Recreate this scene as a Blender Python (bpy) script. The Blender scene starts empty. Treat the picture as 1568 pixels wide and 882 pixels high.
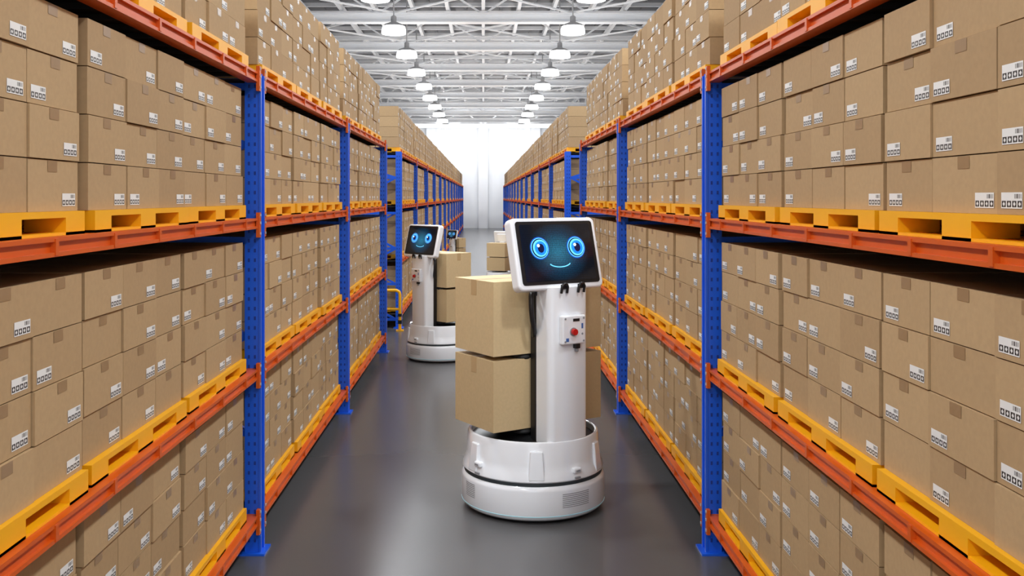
import bpy, bmesh, math, random
from mathutils import Vector, Matrix
random.seed(7)
S=bpy.context.scene
try: S.view_settings.view_transform='Standard'
except Exception as e: print(e)
COL=S.collection
def lin(r,g,b):
    f=lambda c:(c/255/12.92) if c/255<=.04045 else ((c/255+.055)/1.055)**2.4
    return (f(r),f(g),f(b),1)
# ---------------------------------------------------------------- materials
def mat(name,color,rough=.5,metal=0,noise=0,nscale=8,bump=0,bscale=40,emis=None,estr=0,coat=0,spec=.5):
    m=bpy.data.materials.new(name); m.use_nodes=True
    nt=m.node_tree; b=nt.nodes['Principled BSDF']
    b.inputs['Base Color'].default_value=color; b.inputs['Roughness'].default_value=rough
    b.inputs['Metallic'].default_value=metal; b.inputs['Coat Weight'].default_value=coat
    b.inputs['Specular IOR Level'].default_value=spec
    tc=nt.nodes.new('ShaderNodeTexCoord')
    n=nt.nodes.new('ShaderNodeTexNoise'); n.inputs['Scale'].default_value=nscale; n.inputs['Detail'].default_value=3
    nt.links.new(tc.outputs['Object'],n.inputs['Vector'])
    mx=nt.nodes.new('ShaderNodeMix'); mx.data_type='RGBA'
    mx.inputs['A'].default_value=[c*(1-noise) for c in color[:3]]+[1]
    mx.inputs['B'].default_value=[min(1,c*(1+noise)) for c in color[:3]]+[1]
    nt.links.new(n.outputs['Fac'],mx.inputs['Factor']); nt.links.new(mx.outputs['Result'],b.inputs['Base Color'])
    if bump:
        n2=nt.nodes.new('ShaderNodeTexNoise'); n2.inputs['Scale'].default_value=bscale
        nt.links.new(tc.outputs['Object'],n2.inputs['Vector'])
        bp=nt.nodes.new('ShaderNodeBump'); bp.inputs['Strength'].default_value=bump; bp.inputs['Distance'].default_value=.01
        nt.links.new(n2.outputs['Fac'],bp.inputs['Height']); nt.links.new(bp.outputs['Normal'],b.inputs['Normal'])
    if emis:
        b.inputs['Emission Color'].default_value=emis; b.inputs['Emission Strength'].default_value=estr
    return m
M={}
M['blue']=mat('blue_steel',lin(24,96,228),.35,noise=.08)
M['orange']=mat('orange_steel',lin(214,90,12),.4,noise=.1)
M['dark']=mat('dark_steel_deck',lin(44,42,42),.6,noise=.2)
M['slot']=mat('slot_dark',lin(14,54,150),.7)
M['yellow']=mat('yellow_plastic',lin(255,182,4),.45,noise=.06)
M['white']=mat('robot_white_shell',lin(246,250,255),.18,noise=.01,coat=.6)
M['black']=mat('robot_black_plastic',lin(22,22,24),.4,noise=.1)
M['grey']=mat('robot_grey',lin(150,152,156),.4,noise=.05)
M['seam']=mat('robot_seam_grey',lin(56,64,68),.4,noise=.05)
M['red']=mat('red_button',lin(200,30,25),.3,noise=.03)
M['cyan']=mat('cyan_led',lin(170,215,225),.3,emis=lin(110,225,250),estr=.08)
M['bluelabel']=mat('blue_label',lin(70,110,180),.4)
M['eye_glow']=mat('eye_outer_blue',lin(5,70,170),.4,emis=lin(6,70,175),estr=.8)
M['eye_ring']=mat('eye_ring',lin(60,180,250),.4,emis=lin(120,215,255),estr=1.0)
M['eye_blue']=mat('eye_iris',lin(20,120,220),.4,emis=lin(15,115,230),estr=1.0)
M['eye_dark']=mat('eye_pupil',lin(3,12,40),.3,emis=lin(5,25,80),estr=.5)
M['eye_white']=mat('eye_glint',lin(240,250,255),.3,emis=lin(240,250,255),estr=1.1)
M['truss']=mat('white_roof_steel',lin(242,244,247),.5,noise=.03)
M['deck']=mat('roof_deck_grey',lin(112,114,118),.8,noise=.05)
M['wall']=mat('wall_white',lin(242,243,245),.7,noise=.02,nscale=.6)
M['lampmetal']=mat('lamp_metal',lin(190,190,192),.4,noise=.05)
M['lampglow']=mat('lamp_glow',lin(250,250,250),.4,emis=(.97,.985,1,1),estr=5)
M['blackrub']=mat('black_rubber',lin(18,18,18),.7,noise=.2)
# carton
def carton_mat(nm,ca,cb):
    m=bpy.data.materials.new(nm); m.use_nodes=True; nt=m.node_tree; b=nt.nodes['Principled BSDF']
    a=nt.nodes.new('ShaderNodeAttribute'); a.attribute_name='rnd'
    r=nt.nodes.new('ShaderNodeMix'); r.data_type='RGBA'
    r.inputs['A'].default_value=ca; r.inputs['B'].default_value=cb
    nt.links.new(a.outputs['Fac'],r.inputs['Factor'])
    tc=nt.nodes.new('ShaderNodeTexCoord'); n=nt.nodes.new('ShaderNodeTexNoise'); n.inputs['Scale'].default_value=60; n.inputs['Detail'].default_value=4
    nt.links.new(tc.outputs['Object'],n.inputs['Vector'])
    mp=nt.nodes.new('ShaderNodeMapRange'); mp.inputs['To Min'].default_value=.9; mp.inputs['To Max'].default_value=1.08
    nt.links.new(n.outputs['Fac'],mp.inputs['Value'])
    v=nt.nodes.new('ShaderNodeVectorMath'); v.operation='SCALE'
    nt.links.new(r.outputs['Result'],v.inputs[0]); nt.links.new(mp.outputs['Result'],v.inputs['Scale'])
    nt.links.new(v.outputs['Vector'],b.inputs['Base Color']); b.inputs['Roughness'].default_value=.75
    b.inputs['Specular IOR Level'].default_value=.25
    return m
M['carton']=carton_mat('cardboard',lin(176,146,108),lin(196,166,125))
M['carton_l']=carton_mat('cardboard_light',lin(203,178,136),lin(212,188,145))
M['tape']=mat('carton_tape',lin(158,127,91),.3,noise=.05)
M['tape_l']=mat('carton_tape_light',lin(194,165,122),.3,noise=.05)
def label_mat():
    m=bpy.data.materials.new('shipping_label'); m.use_nodes=True; nt=m.node_tree; b=nt.nodes['Principled BSDF']
    uv=nt.nodes.new('ShaderNodeUVMap'); uv.uv_map='UVMap'
    sp=nt.nodes.new('ShaderNodeSeparateXYZ'); nt.links.new(uv.outputs['UV'],sp.inputs[0])
    def mth(op,a,b_=None):
        n=nt.nodes.new('ShaderNodeMath'); n.operation=op
        for i,x in enumerate((a,b_)):
            if x is None: continue
            if isinstance(x,(int,float)): n.inputs[i].default_value=x
            else: nt.links.new(x,n.inputs[i])
        return n.outputs[0]
    u,v=sp.outputs[0],sp.outputs[1]
    low=mth('LESS_THAN',v,.48); lowb=mth('GREATER_THAN',v,.08)
    c=mth('ABSOLUTE',mth('SUBTRACT',mth('FRACT',mth('MULTIPLY',u,4)),.5))
    cell=mth('LESS_THAN',c,.40)
    vv=mth('ABSOLUTE',mth('SUBTRACT',v,.28))
    inner=mth('LESS_THAN',mth('ADD',c,mth('MULTIPLY',vv,1.6)),.24)
    icons=mth('MULTIPLY',mth('MULTIPLY',low,lowb),mth('MULTIPLY',cell,mth('SUBTRACT',1,inner)))
    bars=mth('GREATER_THAN',mth('FRACT',mth('MULTIPLY',mth('ADD',u,mth('MULTIPLY',mth('SINE',mth('MULTIPLY',u,37)),.02)),22)),.5)
    up=mth('MULTIPLY',mth('MULTIPLY',mth('GREATER_THAN',v,.62),mth('LESS_THAN',v,.9)),mth('MULTIPLY',mth('GREATER_THAN',u,.6),mth('LESS_THAN',u,.95)))
    f=mth('MAXIMUM',icons,mth('MULTIPLY',bars,up))
    mx=nt.nodes.new('ShaderNodeMix'); mx.data_type='RGBA'
    mx.inputs['A'].default_value=lin(240,240,238); mx.inputs['B'].default_value=lin(50,44,40)
    nt.links.new(f,mx.inputs['Factor']); nt.links.new(mx.outputs['Result'],b.inputs['Base Color']); b.inputs['Roughness'].default_value=.5
    return m
M['label']=label_mat()
def screen_mat():
    m=bpy.data.materials.new('robot_face_display'); m.use_nodes=True; nt=m.node_tree; b=nt.nodes['Principled BSDF']
    tc=nt.nodes.new('ShaderNodeTexCoord')
    mp=nt.nodes.new('ShaderNodeMapping'); mp.inputs['Scale'].default_value=(4.6,5.6,5.6)
    nt.links.new(tc.outputs['Object'],mp.inputs['Vector'])
    g=nt.nodes.new('ShaderNodeTexGradient'); g.gradient_type='SPHERICAL'; nt.links.new(mp.outputs[0],g.inputs[0])
    cr=nt.nodes.new('ShaderNodeValToRGB'); e=cr.color_ramp.elements
    e[0].position=0; e[0].color=lin(8,12,18); e[1].position=.95; e[1].color=lin(22,100,128)
    k=e.new(.35); k.color=lin(8,44,66)
    nt.links.new(g.outputs['Fac'],cr.inputs[0])
    v=nt.nodes.new('ShaderNodeTexVoronoi'); v.inputs['Scale'].default_value=90; v.inputs['Randomness'].default_value=.25
    nt.links.new(tc.outputs['Object'],v.inputs['Vector'])
    r2=nt.nodes.new('ShaderNodeMapRange'); r2.inputs['From Min'].default_value=.25; r2.inputs['From Max'].default_value=.5
    r2.inputs['To Min'].default_value=1.6; r2.inputs['To Max'].default_value=.8
    nt.links.new(v.outputs['Distance'],r2.inputs['Value'])
    vm=nt.nodes.new('ShaderNodeVectorMath'); vm.operation='SCALE'
    nt.links.new(cr.outputs[0],vm.inputs[0]); nt.links.new(r2.outputs[0],vm.inputs['Scale'])
    nt.links.new(vm.outputs[0],b.inputs['Emission Color']); b.inputs['Emission Strength'].default_value=1.1
    b.inputs['Base Color'].default_value=(.004,.005,.008,1); b.inputs['Roughness'].default_value=.15
    return m
M['screen']=screen_mat()
def floor_mat():
    m=bpy.data.materials.new('epoxy_floor'); m.use_nodes=True; nt=m.node_tree; b=nt.nodes['Principled BSDF']
    tc=nt.nodes.new('ShaderNodeTexCoord'); n=nt.nodes.new('ShaderNodeTexNoise'); n.inputs['Scale'].default_value=1.3; n.inputs['Detail'].default_value=5
    nt.links.new(tc.outputs['Object'],n.inputs['Vector'])
    cr=nt.nodes.new('ShaderNodeValToRGB'); cr.color_ramp.elements[0].color=lin(86,85,86); cr.color_ramp.elements[1].color=lin(91,90,91)
    nt.links.new(n.outputs['Fac'],cr.inputs[0]); nt.links.new(cr.outputs[0],b.inputs['Base Color'])
    b.inputs['Roughness'].default_value=.25
    return m
M['floor']=floor_mat()
# ---------------------------------------------------------------- mesh accumulator
class Acc:
    def __init__(s,mats): s.v=[];s.f=[];s.m=[];s.r=[];s.uv=[];s.mats=mats
    def quad(s,p,mi,rnd=0,uv=((0,0),(1,0),(1,1),(0,1))):
        n=len(s.v); s.v+=[tuple(q) for q in p]; s.f.append((n,n+1,n+2,n+3)); s.m.append(mi); s.r.append(rnd); s.uv+=list(uv)
    def box(s,x0,x1,y0,y1,z0,z1,mi=0,rnd=0):
        if x0>x1:x0,x1=x1,x0
        n=len(s.v)
        s.v+=[(x0,y0,z0),(x1,y0,z0),(x1,y1,z0),(x0,y1,z0),(x0,y0,z1),(x1,y0,z1),(x1,y1,z1),(x0,y1,z1)]
        for q in ((0,3,2,1),(4,5,6,7),(0,1,5,4),(1,2,6,5),(2,3,7,6),(3,0,4,7)):
            s.f.append(tuple(n+i for i in q)); s.m.append(mi); s.r.append(rnd); s.uv+=[(0,0)]*4
    def bar(s,a,b,w,h=None,mi=0):
        a=Vector(a);b=Vector(b);h=h or w;d=(b-a).normalized()
        up=Vector((0,0,1)) if abs(d.z)<.9 else Vector((0,1,0))
        sx=d.cross(up).normalized()*w/2; sz=sx.cross(d).normalized()*h/2
        n=len(s.v)
        for p in (a,b):
            for k in (-sx-sz,sx-sz,sx+sz,-sx+sz): s.v.append(tuple(p+k))
        for q in ((0,1,2,3),(7,6,5,4),(0,4,5,1),(1,5,6,2),(2,6,7,3),(3,7,4,0)):
            s.f.append(tuple(n+i for i in q)); s.m.append(mi); s.r.append(0); s.uv+=[(0,0)]*4
    def obj(s,name,parent=None,attr=False):
        me=bpy.data.meshes.new(name); me.from_pydata(s.v,[],s.f)
        for k in s.mats: me.materials.append(M[k])
        me.polygons.foreach_set('material_index',s.m)
        if attr:
            a=me.attributes.new('rnd','FLOAT','FACE'); a.data.foreach_set('value',s.r)
            u=me.uv_layers.new(name='UVMap'); u.data.foreach_set('uv',[c for t in s.uv for c in t])
        me.update()
        bm=bmesh.new(); bm.from_mesh(me); bmesh.ops.recalc_face_normals(bm,faces=bm.faces); bm.to_mesh(me); bm.free()
        o=bpy.data.objects.new(name,me); COL.objects.link(o)
        if parent: o.parent=parent
        return o
# ---------------------------------------------------------------- camera
H=1.845; F=1476
cam=bpy.data.cameras.new('camera'); co=bpy.data.objects.new('camera',cam); COL.objects.link(co)
cam.sensor_width=36; cam.lens=36*F/1568; cam.shift_x=44/1568; cam.shift_y=-139/1568
co.location=(0,0,H); co.rotation_euler=(math.pi/2,0,0); cam.clip_end=300; S.camera=co
# ---------------------------------------------------------------- room
YB=57.5; YF=-8; RW=10; RZ=7.2
a=Acc(['floor']); a.box(-RW,RW,YF,YB,-.1,0); a.obj('floor')
a=Acc(['deck']); a.box(-RW,RW,YF,YB,RZ,RZ+.1)
for i in range(41):
    x=-RW+i*.5; a.box(x-.03,x+.03,YF,YB,RZ-.04,RZ)
a.obj('ceiling')
a=Acc(['wall']); a.box(-RW,RW,YB,YB+.2,0,RZ)
x=-9.3
while x<9.5:
    a.box(x-.28,x+.28,YB-.35,YB,0,RZ); x+=3.1
for i in range(60):
    xx=-9.9+i*.34; a.box(xx,xx+.03,YB-.02,YB,0,RZ)
a.obj('wall_back')
for s,n in ((-1,'left'),(1,'right')):
    a=Acc(['wall']); a.box(s*RW,s*(RW+.2),YF,YB,0,RZ)
    y=YF+1
    while y<YB: a.box(s*(RW-.2),s*RW,y-.2,y+.2,0,RZ); y+=4.1
    a.obj('wall_'+n)
# roof trusses
a=Acc(['truss'])
y=25.8-4.1*7
while y<YB-1:
    a.box(-RW,RW,y-.12,y+.12,5.95,5.98); a.box(-RW,RW,y-.12,y+.12,5.76,5.79); a.box(-RW,RW,y-.025,y+.025,5.79,5.95)
    a.box(-RW,RW,y-.06,y+.06,6.72,6.82)
    x=-9.6
    while x<9.6:
        a.bar((x,y,5.96),(x+1.2,y,6.74),.04); a.bar((x+1.2,y,6.74),(x+2.4,y,5.96),.04)
        x+=2.4
    for x in (-4.8,4.8):
        a.bar((x,y,5.9),(x,y+2.05,6.8),.05); a.bar((x,y+2.05,6.8),(x,y+4.1,5.9),.05)
    for x in (-6,-2,2): 
        a.bar((x,y,6.0),(x+4,y+4.1,6.0),.035); a.bar((x+4,y,6.0),(x,y+4.1,6.0),.035)
    y+=4.1
for x in [-9,-7.5,-6,-4.8,-3.8,-2.9,-1.88,-.95,0,.95,1.88,2.9,3.8,4.8,6,7.5,9]:
    a.box(x-.045,x+.045,YF,YB-.4,6.84,6.98)
y=YF+.5
while y<YB-1:
    a.box(-RW,RW,y-.045,y+.045,7.0,7.1); y+=1.2
a.obj('roof_truss')
# ---------------------------------------------------------------- lamps
def lathe(bm,prof,seg,mi=0,closed=False):
    rings=[]
    for r,z in prof:
        if r<1e-6: rings.append([bm.verts.new((0,0,z))])
        else: rings.append([bm.verts.new((r*math.cos(2*math.pi*i/seg),r*math.sin(2*math.pi*i/seg),z)) for i in range(seg)])
    for A,B in zip(rings,rings[1:]):
        for i in range(seg):
            j=(i+1)%seg
            if len(A)==1 and len(B)==1: continue
            if len(A)==1: f=bm.faces.new((A[0],B[i],B[j]))
            elif len(B)==1: f=bm.faces.new((A[i],A[j],B[0]))
            else: f=bm.faces.new((A[i],A[j],B[j],B[i]))
            f.material_index=mi; f.smooth=True
bm=bmesh.new()
lathe(bm,[(0,0),(.25,0),(.255,.02),(.25,.10),(.225,.16)],28,0)
lathe(bm,[(.23,.155),(.19,.20),(.10,.235),(.06,.25),(.06,.36),(.04,.38),(0,.38)],28,1)
lathe(bm,[(.014,.37),(.014,1.58),(0,1.58)],8,1)
lampme=bpy.data.meshes.new('pendant_lamp'); bm.to_mesh(lampme); bm.free()
lampme.materials.append(M['lampglow']); lampme.materials.append(M['lampmetal'])
LZ=5.27
for n in range(-6,10):
    y=16.8+3.44*n
    for s in (-1,1):
        o=bpy.data.objects.new('pendant_lamp',lampme); COL.objects.link(o); o.location=(s*1.88,y,LZ)
        L=bpy.data.lights.new('lamp_light','AREA'); L.shape='DISK'; L.size=.48; L.energy=94; L.color=(.93,.965,1)
        lo=bpy.data.objects.new('light_source',L); COL.objects.link(lo); lo.parent=o; lo.location=(0,0,-.02)
def area(name,loc,rot,sx,sy,e,col=(.93,.965,1)):
    L=bpy.data.lights.new(name,'AREA'); L.shape='RECTANGLE'; L.size=sx; L.size_y=sy; L.energy=e; L.color=col
    o=bpy.data.objects.new(name,L); COL.objects.link(o); o.location=loc; o.rotation_euler=rot; return o
# added fill lights without fixtures, facing up above the racks to brighten the roof
for s in (-1,1): area('rack_top_uplight',(s*2.0,26,3.6),(math.pi,0,0),.5,56,700)
# extra fill light, no fixture, added to brighten the back wall
area('wall_washer',(0,53.5,5.6),(math.radians(62),0,0),8,.4,300)
# ---------------------------------------------------------------- racks
LV=[.153,.907,1.683,2.437]     # beam bottoms
BH=.053; B=3.23; D1=5.03
PH=.068
def rack(posts,side,detail):
    s=side
    r=Acc(['blue','orange','dark','slot','lampmetal'])
    for pi,y in enumerate(posts):
        for xa,xb in ((1.16,1.235),(2.19,2.265)):
            r.box(s*xa,s*xb,y-.04,y+.04,.008,2.49,0)
            r.box(s*(xa-.035),s*(xb+.03),y-.075,y+.075,0,.01,0)
            r.box(s*(xa-.01),s*xa,y-.045,y-.025,.01,2.48,0); r.box(s*(xa-.01),s*xa,y+.025,y+.045,.01,2.48,0)
        if pi<detail:
            z=.06
            while z<2.44:
                for dx in (.022,.053):
                    r.box(s*(1.16+dx-.005),s*(1.16+dx+.005),y-.0415,y-.039,z,z+.018,3)
                r.box(s*1.1585,s*1.161,y-.006,y+.006,z+.01,z+.028,3)
                z+=.05
        zs=[.12,.62,1.12,1.62,2.12,2.42]
        for z in zs: r.box(s*1.235,s*2.19,y-.018,y+.018,z-.018,z+.018,0)
        for i in range(5):
            p=(s*1.235,y,zs[i]); q=(s*2.19,y,zs[i+1])
            if i%2: p=(s*2.19,y,zs[i]); q=(s*1.235,y,zs[i+1])
            r.bar(p,q,.032,.03,0)
            if i in(1,2): r.bar((p[0],y+.02,q[2]),(q[0],y+.02,p[2]),.03,.02,0)
    for y0,y1 in zip(posts,posts[1:]):
        a0,a1=y0+.04,y1-.04
        for z in LV:
            for xf,xb in ((1.172,1.222),(2.20,2.25)):
                r.box(s*xf,s*xb,a0,a1,z+.012,z+BH-.012,1)
                r.box(s*(xf-.012),s*xb,a0,a1,z,z+.012,1)
                r.box(s*(xf-.012),s*xb,a0,a1,z+BH-.012,z+BH,1)
            # end connectors
            for ya in (a0,a1-.035):
                r.box(s*1.15,s*1.168,ya,ya+.035,z-.045,z+BH+.03,1)
                for q in (-.025,.03,.07): r.box(s*1.146,s*1.151,ya+.011,ya+.023,z+q-.006,z+q+.006,4)
            # clips
            k=a0+.35
            while k<a1-.1:
                r.box(s*1.157,s*1.172,k,k+.02,z+.004,z+BH-.004,1); k+=.42
            # deck
            r.box(s*1.222,s*2.20,a0,a1,z+.030,z+.036,2)
            k=a0+.1
            while k<a1-.05:
                r.box(s*1.222,s*2.20,k,k+.025,z+.01,z+.030,2); k+=.19
    r.obj('pallet_rack')
    p=Acc(['yellow']); c=Acc(['carton','label','tape'])
    for bi,(y0,y1) in enumerate(zip(posts,posts[1:])):
        n=3; pitch=.985; st=(B-n*pitch)/2
        for li,z in enumerate(LV):
            for i in range(n):
                ya=y0+st+i*pitch+.02+random.uniform(-.008,.008); yb=ya+.94
                zp=z+BH+.0005; xo=random.uniform(0,.018); X0=1.185+xo; X1=X0+1.02
                p.box(s*X0,s*X1,ya,yb,zp+PH-.018,zp+PH)
                p_y=[(ya,ya+.13),((ya+yb)/2-.075,(ya+yb)/2+.075),(yb-.13,yb)]
                for (q0,q1) in p_y:
                    for xx in ((X0,X0+.12),((X0+X1)/2-.06,(X0+X1)/2+.06),(X1-.12,X1)):
                        p.box(s*xx[0],s*xx[1],q0,q1,zp,zp+PH-.018)
                    p.box(s*X0,s*X1,q0-.0,q1+.0,zp,zp+.008)
                p.box(s*X0,s*(X0+.08),ya,yb,zp,zp+.008)
                p.box(s*(X1-.08),s*X1,ya,yb,zp,zp+.008)
                # cartons: 3 columns x 4 rows x 3 deep
                zc=zp+PH+.0005
                ncol=3; rh=.1475
                rows=5 if (li==3 and bi==0 and y0<3) else 4
                wid=[random.uniform(.93,1.07) for _ in range(3)]; sw=sum(wid); wid=[q/sw*.955 for q in wid]
                tot=zc
                rr_=random.random()
                for row in range(rows):
                    for cc in range(ncol):
                        c0=ya-.008+sum(wid[:cc]); c1=c0+wid[cc]
                        for dep in range(3):
                            fx=X0+.02+dep*.335+(random.uniform(-.004,.007) if dep==0 else 0)
                            g=random.uniform(.001,.0032)
                            b0=c0+g; b1=c1-g
                            rn=min(1,max(0,.6*random.random()+.4*rr_))
                            c.box(s*fx,s*(fx+.33),b0,b1,tot,tot+rh-.0032,0,rn)
                            if dep==0:
                                w=.088;h=.037
                                L=random.random()
                                lo=b0+.02 if L<.28 else b1-.02-w
                                if L<.94:
                                    x=s*(fx-.0012); zz=tot+.014
                                    if s>0: pp=((x,lo+w,zz),(x,lo,zz),(x,lo,zz+h),(x,lo+w,zz+h))
                                    else: pp=((x,lo,zz),(x,lo+w,zz),(x,lo+w,zz+h),(x,lo,zz+h))
                                    c.quad(pp,1)
                                if random.random()<.8:
                                    x=s*(fx-.001); m_=(b0+b1)/2+random.uniform(-.02,.02); zt=tot+rh-.004
                                    c.quad(((x,m_-.03,zt-.032),(x,m_+.03,zt-.032),(x,m_+.03,zt),(x,m_-.03,zt)),2)
                    tot+=rh
    p.obj('yellow_pallets'); c.obj('stacked_cartons',attr=True)
near=[D1-2*B,D1-B,D1,D1+B,D1+2*B]
farp=[13.62+B*i for i in range(14)]
for s in (-1,1):
    rack(near,s,5); rack(farp,s,4)
# ---------------------------------------------------------------- guard rail
def tube(name,pts,rad,matk,parent=None,cyc=False,poly=True):
    cu=bpy.data.curves.new(name,'CURVE'); cu.dimensions='3D'; cu.bevel_depth=rad; cu.bevel_resolution=4; cu.use_fill_caps=True
    sp=cu.splines.new('POLY' if poly else 'NURBS'); sp.points.add(len(pts)-1)
    for q,pt in zip(sp.points,pts): q.co=(*pt,1)
    sp.use_cyclic_u=cyc
    if not poly: sp.use_endpoint_u=True; sp.order_u=3
    cu.materials.append(M[matk]); o=bpy.data.objects.new(name,cu); COL.objects.link(o)
    if parent: o.parent=parent
    return o
def guard(x0,x1,y):
    e=bpy.data.objects.new('rack_guard_rail',None); COL.objects.link(e); e.location=(0,y,0)
    tube('hoop',[(x0,0,.02),(x0,0,.5),(x0+.012,0,.54),(x0+.05,0,.56),(x1-.05,0,.56),(x1-.012,0,.54),(x1,0,.5),(x1,0,.02)],.022,'yellow',e)
    tube('mid_rail',[(x0,0,.30),(x1,0,.30)],.018,'yellow',e)
    b=Acc(['yellow','blackrub']); 
    for x in (x0,x1): b.box(x-.05,x+.05,-.05,.05,0,.015,0)
    for i,x in enumerate((x0,x1)): b.box(x-.026,x+.026,-.026,.026,.10,.15,1); b.box(x-.026,x+.026,-.026,.026,.20,.24,1)
    b.obj('feet',e)
guard(-1.62,-1.15,13.3); guard(1.15,1.62,13.3)
# ---------------------------------------------------------------- robots
def rrect(w,h,r,n=6):
    pts=[]
    for cx,cy,a0 in ((w/2-r,h/2-r,0),(-w/2+r,h/2-r,90),(-w/2+r,-h/2+r,180),(w/2-r,-h/2+r,270)):
        for i in range(n+1):
            t=math.radians(a0+90*i/n); pts.append((cx+r*math.cos(t),cy+r*math.sin(t)))
    return pts
def prism(name,pts,z0,z1,matk,parent,loc=(0,0,0),rot=(0,0,0),bev=0,top=None,seg=3,smooth=True):
    bm=bmesh.new(); top=top or pts
    A=[bm.verts.new((p[0],p[1],z0)) for p in pts]; Bv=[bm.verts.new((p[0],p[1],z1)) for p in top]
    n=len(pts)
    for i in range(n):
        j=(i+1)%n; bm.faces.new((A[i],A[j],Bv[j],Bv[i]))
    bm.faces.new(A[::-1]); bm.faces.new(Bv)
    bmesh.ops.recalc_face_normals(bm,faces=bm.faces)
    for f in bm.faces: f.smooth=smooth
    me=bpy.data.meshes.new(name); bm.to_mesh(me); bm.free(); me.materials.append(M[matk])
    o=bpy.data.objects.new(name,me); COL.objects.link(o); o.parent=parent; o.location=loc; o.rotation_euler=rot
    if bev:
        m=o.modifiers.new('b','BEVEL'); m.width=bev; m.segments=seg; m.limit_method='ANGLE'; m.angle_limit=math.radians(40)
    m=o.modifiers.new('w','WEIGHTED_NORMAL') ; m.keep_sharp=False
    return o
def rbox(name,sx,sy,sz,matk,parent,loc,rot=(0,0,0),bev=.005):
    return prism(name,[(sx/2,sy/2),(-sx/2,sy/2),(-sx/2,-sy/2),(sx/2,-sy/2)],-sz/2,sz/2,matk,parent,loc,rot,bev)
def rev(name,prof,matk,parent,loc=(0,0,0),rot=(0,0,0),seg=72):
    bm=bmesh.new(); lathe(bm,prof,seg); bmesh.ops.recalc_face_normals(bm,faces=bm.faces)
    me=bpy.data.meshes.new(name); bm.to_mesh(me); bm.free(); me.materials.append(M[matk])
    o=bpy.data.objects.new(name,me); COL.objects.link(o); o.parent=parent; o.location=loc; o.rotation_euler=rot
    m=o.modifiers.new('e','EDGE_SPLIT'); m.split_angle=math.radians(35)
    return o
def disc(name,r,t,matk,parent,loc,seg=40,sx=1):
    o=rev(name,[(0,t),(r,t),(r,0),(0,0)],matk,parent,loc,(math.pi/2,0,0),seg); o.scale=(sx,1,1); return o
def arcstrip(name,r,az0,az1,z0,z1,matk,parent,n=16,t=.003):
    a=Acc([matk])
    for i in range(n):
        p=[math.radians(az0+(az1-az0)*(i+k)/n) for k in (0,1)]
        P=lambda t_,z,rr:(rr*math.sin(t_),-rr*math.cos(t_),z)
        a.quad((P(p[0],z0,r+t),P(p[1],z0,r+t),P(p[1],z1,r+t),P(p[0],z1,r+t)),0)
        a.quad((P(p[0],z1,r+t),P(p[1],z1,r+t),P(p[1],z1,r-.01),P(p[0],z1,r-.01)),0)
        a.quad((P(p[0],z0,r-.01),P(p[1],z0,r-.01),P(p[1],z0,r+t),P(p[0],z0,r+t)),0)
    return a.obj(name,parent)
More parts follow.
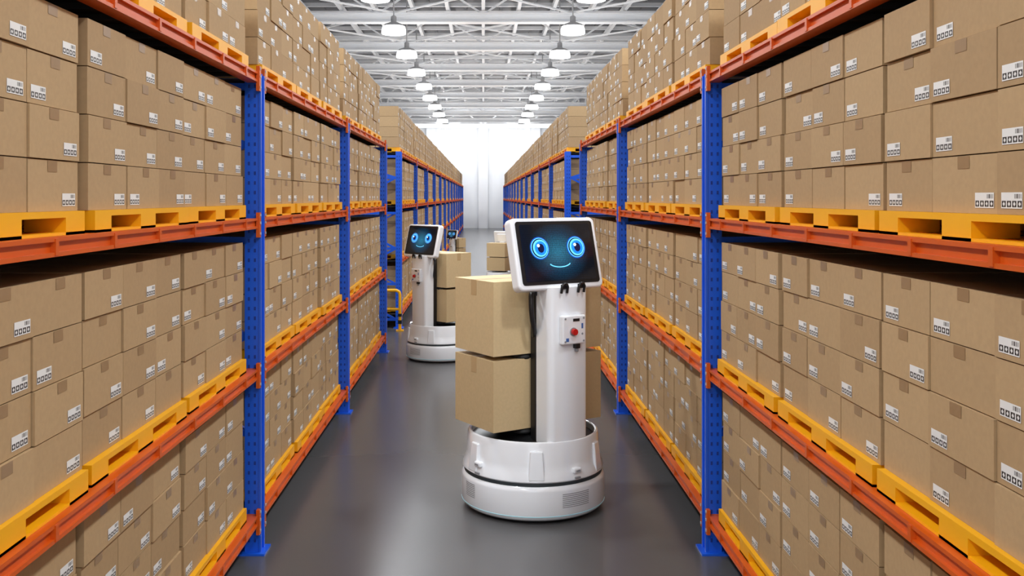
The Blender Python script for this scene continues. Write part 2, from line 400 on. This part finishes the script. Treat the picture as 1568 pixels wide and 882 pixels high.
def robot(x,y,yaw,sc,bw=.78,bd=.43):
    E=bpy.data.objects.new('delivery_robot',None); COL.objects.link(E)
    E.location=(x,y,0); E.rotation_euler=(0,0,math.radians(yaw)); E.scale=(sc,)*3
    rev('wheel_skirt',[(0,0),(.385,0),(.395,.02),(.395,.03),(0,.03)],'black',E)
    rev('base_drum',[(.395,.018),(.412,.022),(.425,.036),(.431,.055),(.431,.185),(.428,.2),(.418,.212),(.40,.216),(0,.216)],'white',E)
    rev('led_ring_low',[(.4275,.044),(.4314,.046),(.4314,.048),(.4275,.050)],'cyan',E)
    rev('seam_ring',[(0,.214),(.416,.214),(.416,.233),(0,.233)],'seam',E)
    rev('upper_drum',[(.40,.232),(.416,.233),(.424,.241),(.42,.262),(.408,.29),(.399,.33),(.393,.44),(.389,.452),(.380,.457),(.371,.452),(.368,.44),(.368,.34),(0,.34)],'white',E)
    rev('turntable',[(0,.341),(.366,.341),(.366,.42),(.33,.43),(.25,.435),(.22,.455),(0,.455)],'black',E)
    # ribs
    for az in (-32,32,-92,92):
        t=math.radians(az); rr=.404
        prism('rib',[(.047,-.02),(.047,.02),(-.047,.02),(-.047,-.02)],0,.165,'white',E,(rr*math.sin(t),-rr*math.cos(t),.245),(0,0,t),.008,
              top=[(.036,-.003),(.036,.025),(-.036,.025),(-.036,-.003)])
    for az,z in ((2,.29),(-84,.30),(80,.30)):
        t=math.radians(az); rr=.415
        rbox('sensor',.055,.03,.03,'white',E,(rr*math.sin(t),-rr*math.cos(t),z),(0,0,t),.008)
        rbox('sensor_eye',.03,.008,.010,'grey',E,((rr+.014)*math.sin(t),-(rr+.014)*math.cos(t),z),(0,0,t),.002)
        rr=.424; rbox('latch',.04,.012,.01,'grey',E,(rr*math.sin(t),-rr*math.cos(t),.25),(0,0,t),.002)
    for i in range(8):
        arcstrip('vent',.431,-12,13,.092+i*.0105,.096+i*.0105,'grey',E,10,.001)
    for i in range(8):
        arcstrip('side_vent',.431,-100,-86,.10+i*.0105,.104+i*.0105,'grey',E,6,.001)
    # column
    W,Dp=.275,.145
    col=[]
    n=10
    hw=W/2; r=.045
    for i in range(n+1):      # bulged front
        t=i/n; xx=-hw+r+(W-2*r)*t; col.append((xx,-Dp/2-.012*math.sin(math.pi*t)))
    def corner(cx,cy,a0,a1,k=6): return [(cx+r*math.cos(math.radians(a0+(a1-a0)*i/k)),cy+r*math.sin(math.radians(a0+(a1-a0)*i/k))) for i in range(1,k+1)]
    col+=corner(hw-r,-Dp/2+r,-90,0); col+=[(hw,Dp/2),(-hw,Dp/2),(-hw,-Dp/2+r)]+corner(-hw+r,-Dp/2+r,180,270,6)[:-1]
    prism('column',col,.33,1.335,'white',E,(0,-.30,0),bev=.006)
    prism('column_foot',[(p[0]*1.02,p[1]*1.0) for p in col],.25,.40,'white',E,(0,-.31,0),bev=.006)
    rbox('spine',.285,.055,.93,'black',E,(0,-.205,.84),bev=.008)
    # trays
    for z in (.492,.925):
        prism('tray',rrect(.50,.36,.06),-.008,.008,'black',E,(0,.03,z-.01+.012),bev=.004)
        for sx in (-.16,.16):
            rev('rubber_foot',[(0,-.03),(.05,-.03),(.055,-.02),(.045,-.006),(0,-.006)],'blackrub',E,(sx,-.12,z+.008),seg=24)
            rbox('tray_arm',.05,.26,.022,'black',E,(sx*.6,-.09,z-.012),bev=.005)
    # load
    for k,(z0,z1) in enumerate(((.500,.907),(.934,1.36))):
        c=Acc(['carton_l','tape_l','label']); ww=bw/2; y0=-.168; y1=y0+bd
        c.box(-ww,ww,y0,y1,z0,z1,0,.1+.9*k)
        c.box(-ww-.0012,ww+.0012,(y0+y1)/2-.028,(y0+y1)/2+.028,z1-.0005,z1+.0012,1)
        for sx in (-1,1): c.box(sx*ww,sx*(ww+.0012),(y0+y1)/2-.03,(y0+y1)/2+.03,z1-.09,z1+.001,1)
        o=c.obj('carried_carton',E,attr=True); m=o.modifiers.new('b','BEVEL'); m.width=.006; m.segments=2; m.limit_method='ANGLE'
    # handles
    for sx in (-1,1):
        tube('handle',[(sx*.125,-.20,1.31),(sx*.175,-.235,1.30),(sx*.19,-.255,1.24),(sx*.185,-.255,1.16),(sx*.160,-.245,1.07),(sx*.13,-.2,1.04)],.015,'black',E,poly=False)
        rbox('handle_mount',.03,.04,.05,'black',E,(sx*.145,-.22,1.30),bev=.006)
    # control panel
    P=bpy.data.objects.new('control_panel',None); COL.objects.link(P); P.parent=E; P.location=(0,-.395,1.09)
    rbox('panel_body',.165,.04,.165,'white',P,(0,0,0),bev=.010)
    disc('stop_collar',.024,.006,'grey',P,(-.01,-.019,-.01)); disc('stop_button',.018,.022,'red',P,(-.01,-.022,-.01))
    rbox('panel_display',.045,.004,.016,'black',P,(.012,-.021,.056),bev=.001)
    rbox('panel_icon',.02,.003,.02,'bluelabel',P,(-.05,-.0205,-.055),bev=.001); rbox('panel_key',.012,.003,.03,'bluelabel',P,(.055,-.0205,.02),bev=.001)
    for q in ((-.065,.065),(.065,.065),(-.065,-.065),(.065,-.065),(.055,-.025)): disc('screw',.006,.003,'grey',P,(q[0],-.0195,q[1]),16)
    rbox('connector',.035,.03,.03,'black',P,(.03,0,-.095),bev=.005); rbox('connector_tail',.018,.02,.02,'grey',P,(.03,0,-.118),bev=.004)
    # head
    Hd=bpy.data.objects.new('head_display',None); COL.objects.link(Hd); Hd.parent=E; Hd.location=(-.026,-.255,1.513); Hd.rotation_euler=(math.radians(-14),0,0)
    R=(math.pi/2,0,0)
    prism('head_shell',rrect(.602,.42,.034),-.038,.038,'white',Hd,rot=R,bev=.014,seg=4)
    prism('head_back',rrect(.36,.26,.03),-.02,.02,'white',Hd,loc=(0,.045,0),rot=R,bev=.01)
    prism('screen_border',rrect(.548,.368,.018),-.003,.003,'black',Hd,loc=(0,-.0385,.004),rot=R,bev=.001)
    prism('face_screen',rrect(.50,.33,.012),-.002,.002,'screen',Hd,loc=(0,-.0415,.004),rot=R)
    y0=-.044
    for sx in (-1,1):
        ex=sx*.130; ez=.03
        disc('eye_glow',.066,.001,'eye_glow',Hd,(ex,y0,ez)); disc('eye_ring',.060,.001,'eye_ring',Hd,(ex,y0-.0015,ez))
        disc('eye_gap',.056,.001,'eye_dark',Hd,(ex,y0-.003,ez)); disc('iris',.050,.001,'eye_ring',Hd,(ex+.002,y0-.0045,ez))
        disc('iris_inner',.041,.001,'eye_blue',Hd,(ex+.004,y0-.0055,ez-.001)); disc('pupil',.026,.001,'eye_dark',Hd,(ex+.005,y0-.007,ez-.001),sx=.85)
        disc('glint',.009,.001,'eye_white',Hd,(ex-.012,y0-.0085,ez+.014),20)
    tube('smile',[(.075*math.cos(math.radians(t)),y0-.001,-.055-.028*math.sin(math.radians(-t))) for t in range(-160,-19,10)],.0028,'eye_ring',Hd)
    # neck + clips
    rbox('neck',.16,.08,.10,'white',E,(0,-.25,1.34),bev=.01)
    for sx in (-.055,.065):
        tube('clip',[(sx-.02,-.39,1.30),(sx-.02,-.398,1.335),(sx-.01,-.40,1.352),(sx+.01,-.40,1.352),(sx+.02,-.398,1.335),(sx+.02,-.39,1.30)],.008,'black',E)
        rbox('clip_pad',.03,.02,.025,'black',E,(sx,-.385,1.335),bev=.004)
    return E
robot(.30,5.84,32,1.0)
robot(-.50,11.07,-45,.89,bw=.62)
robot(-.69,25,-42,.58,bw=.62)
robot(.33,20,155,.66,bw=.62)
# ---------------------------------------------------------------- world
w=bpy.data.worlds.new('world'); S.world=w; w.use_nodes=True
w.node_tree.nodes['Background'].inputs[0].default_value=(.90,.95,1,1); w.node_tree.nodes['Background'].inputs[1].default_value=1.75
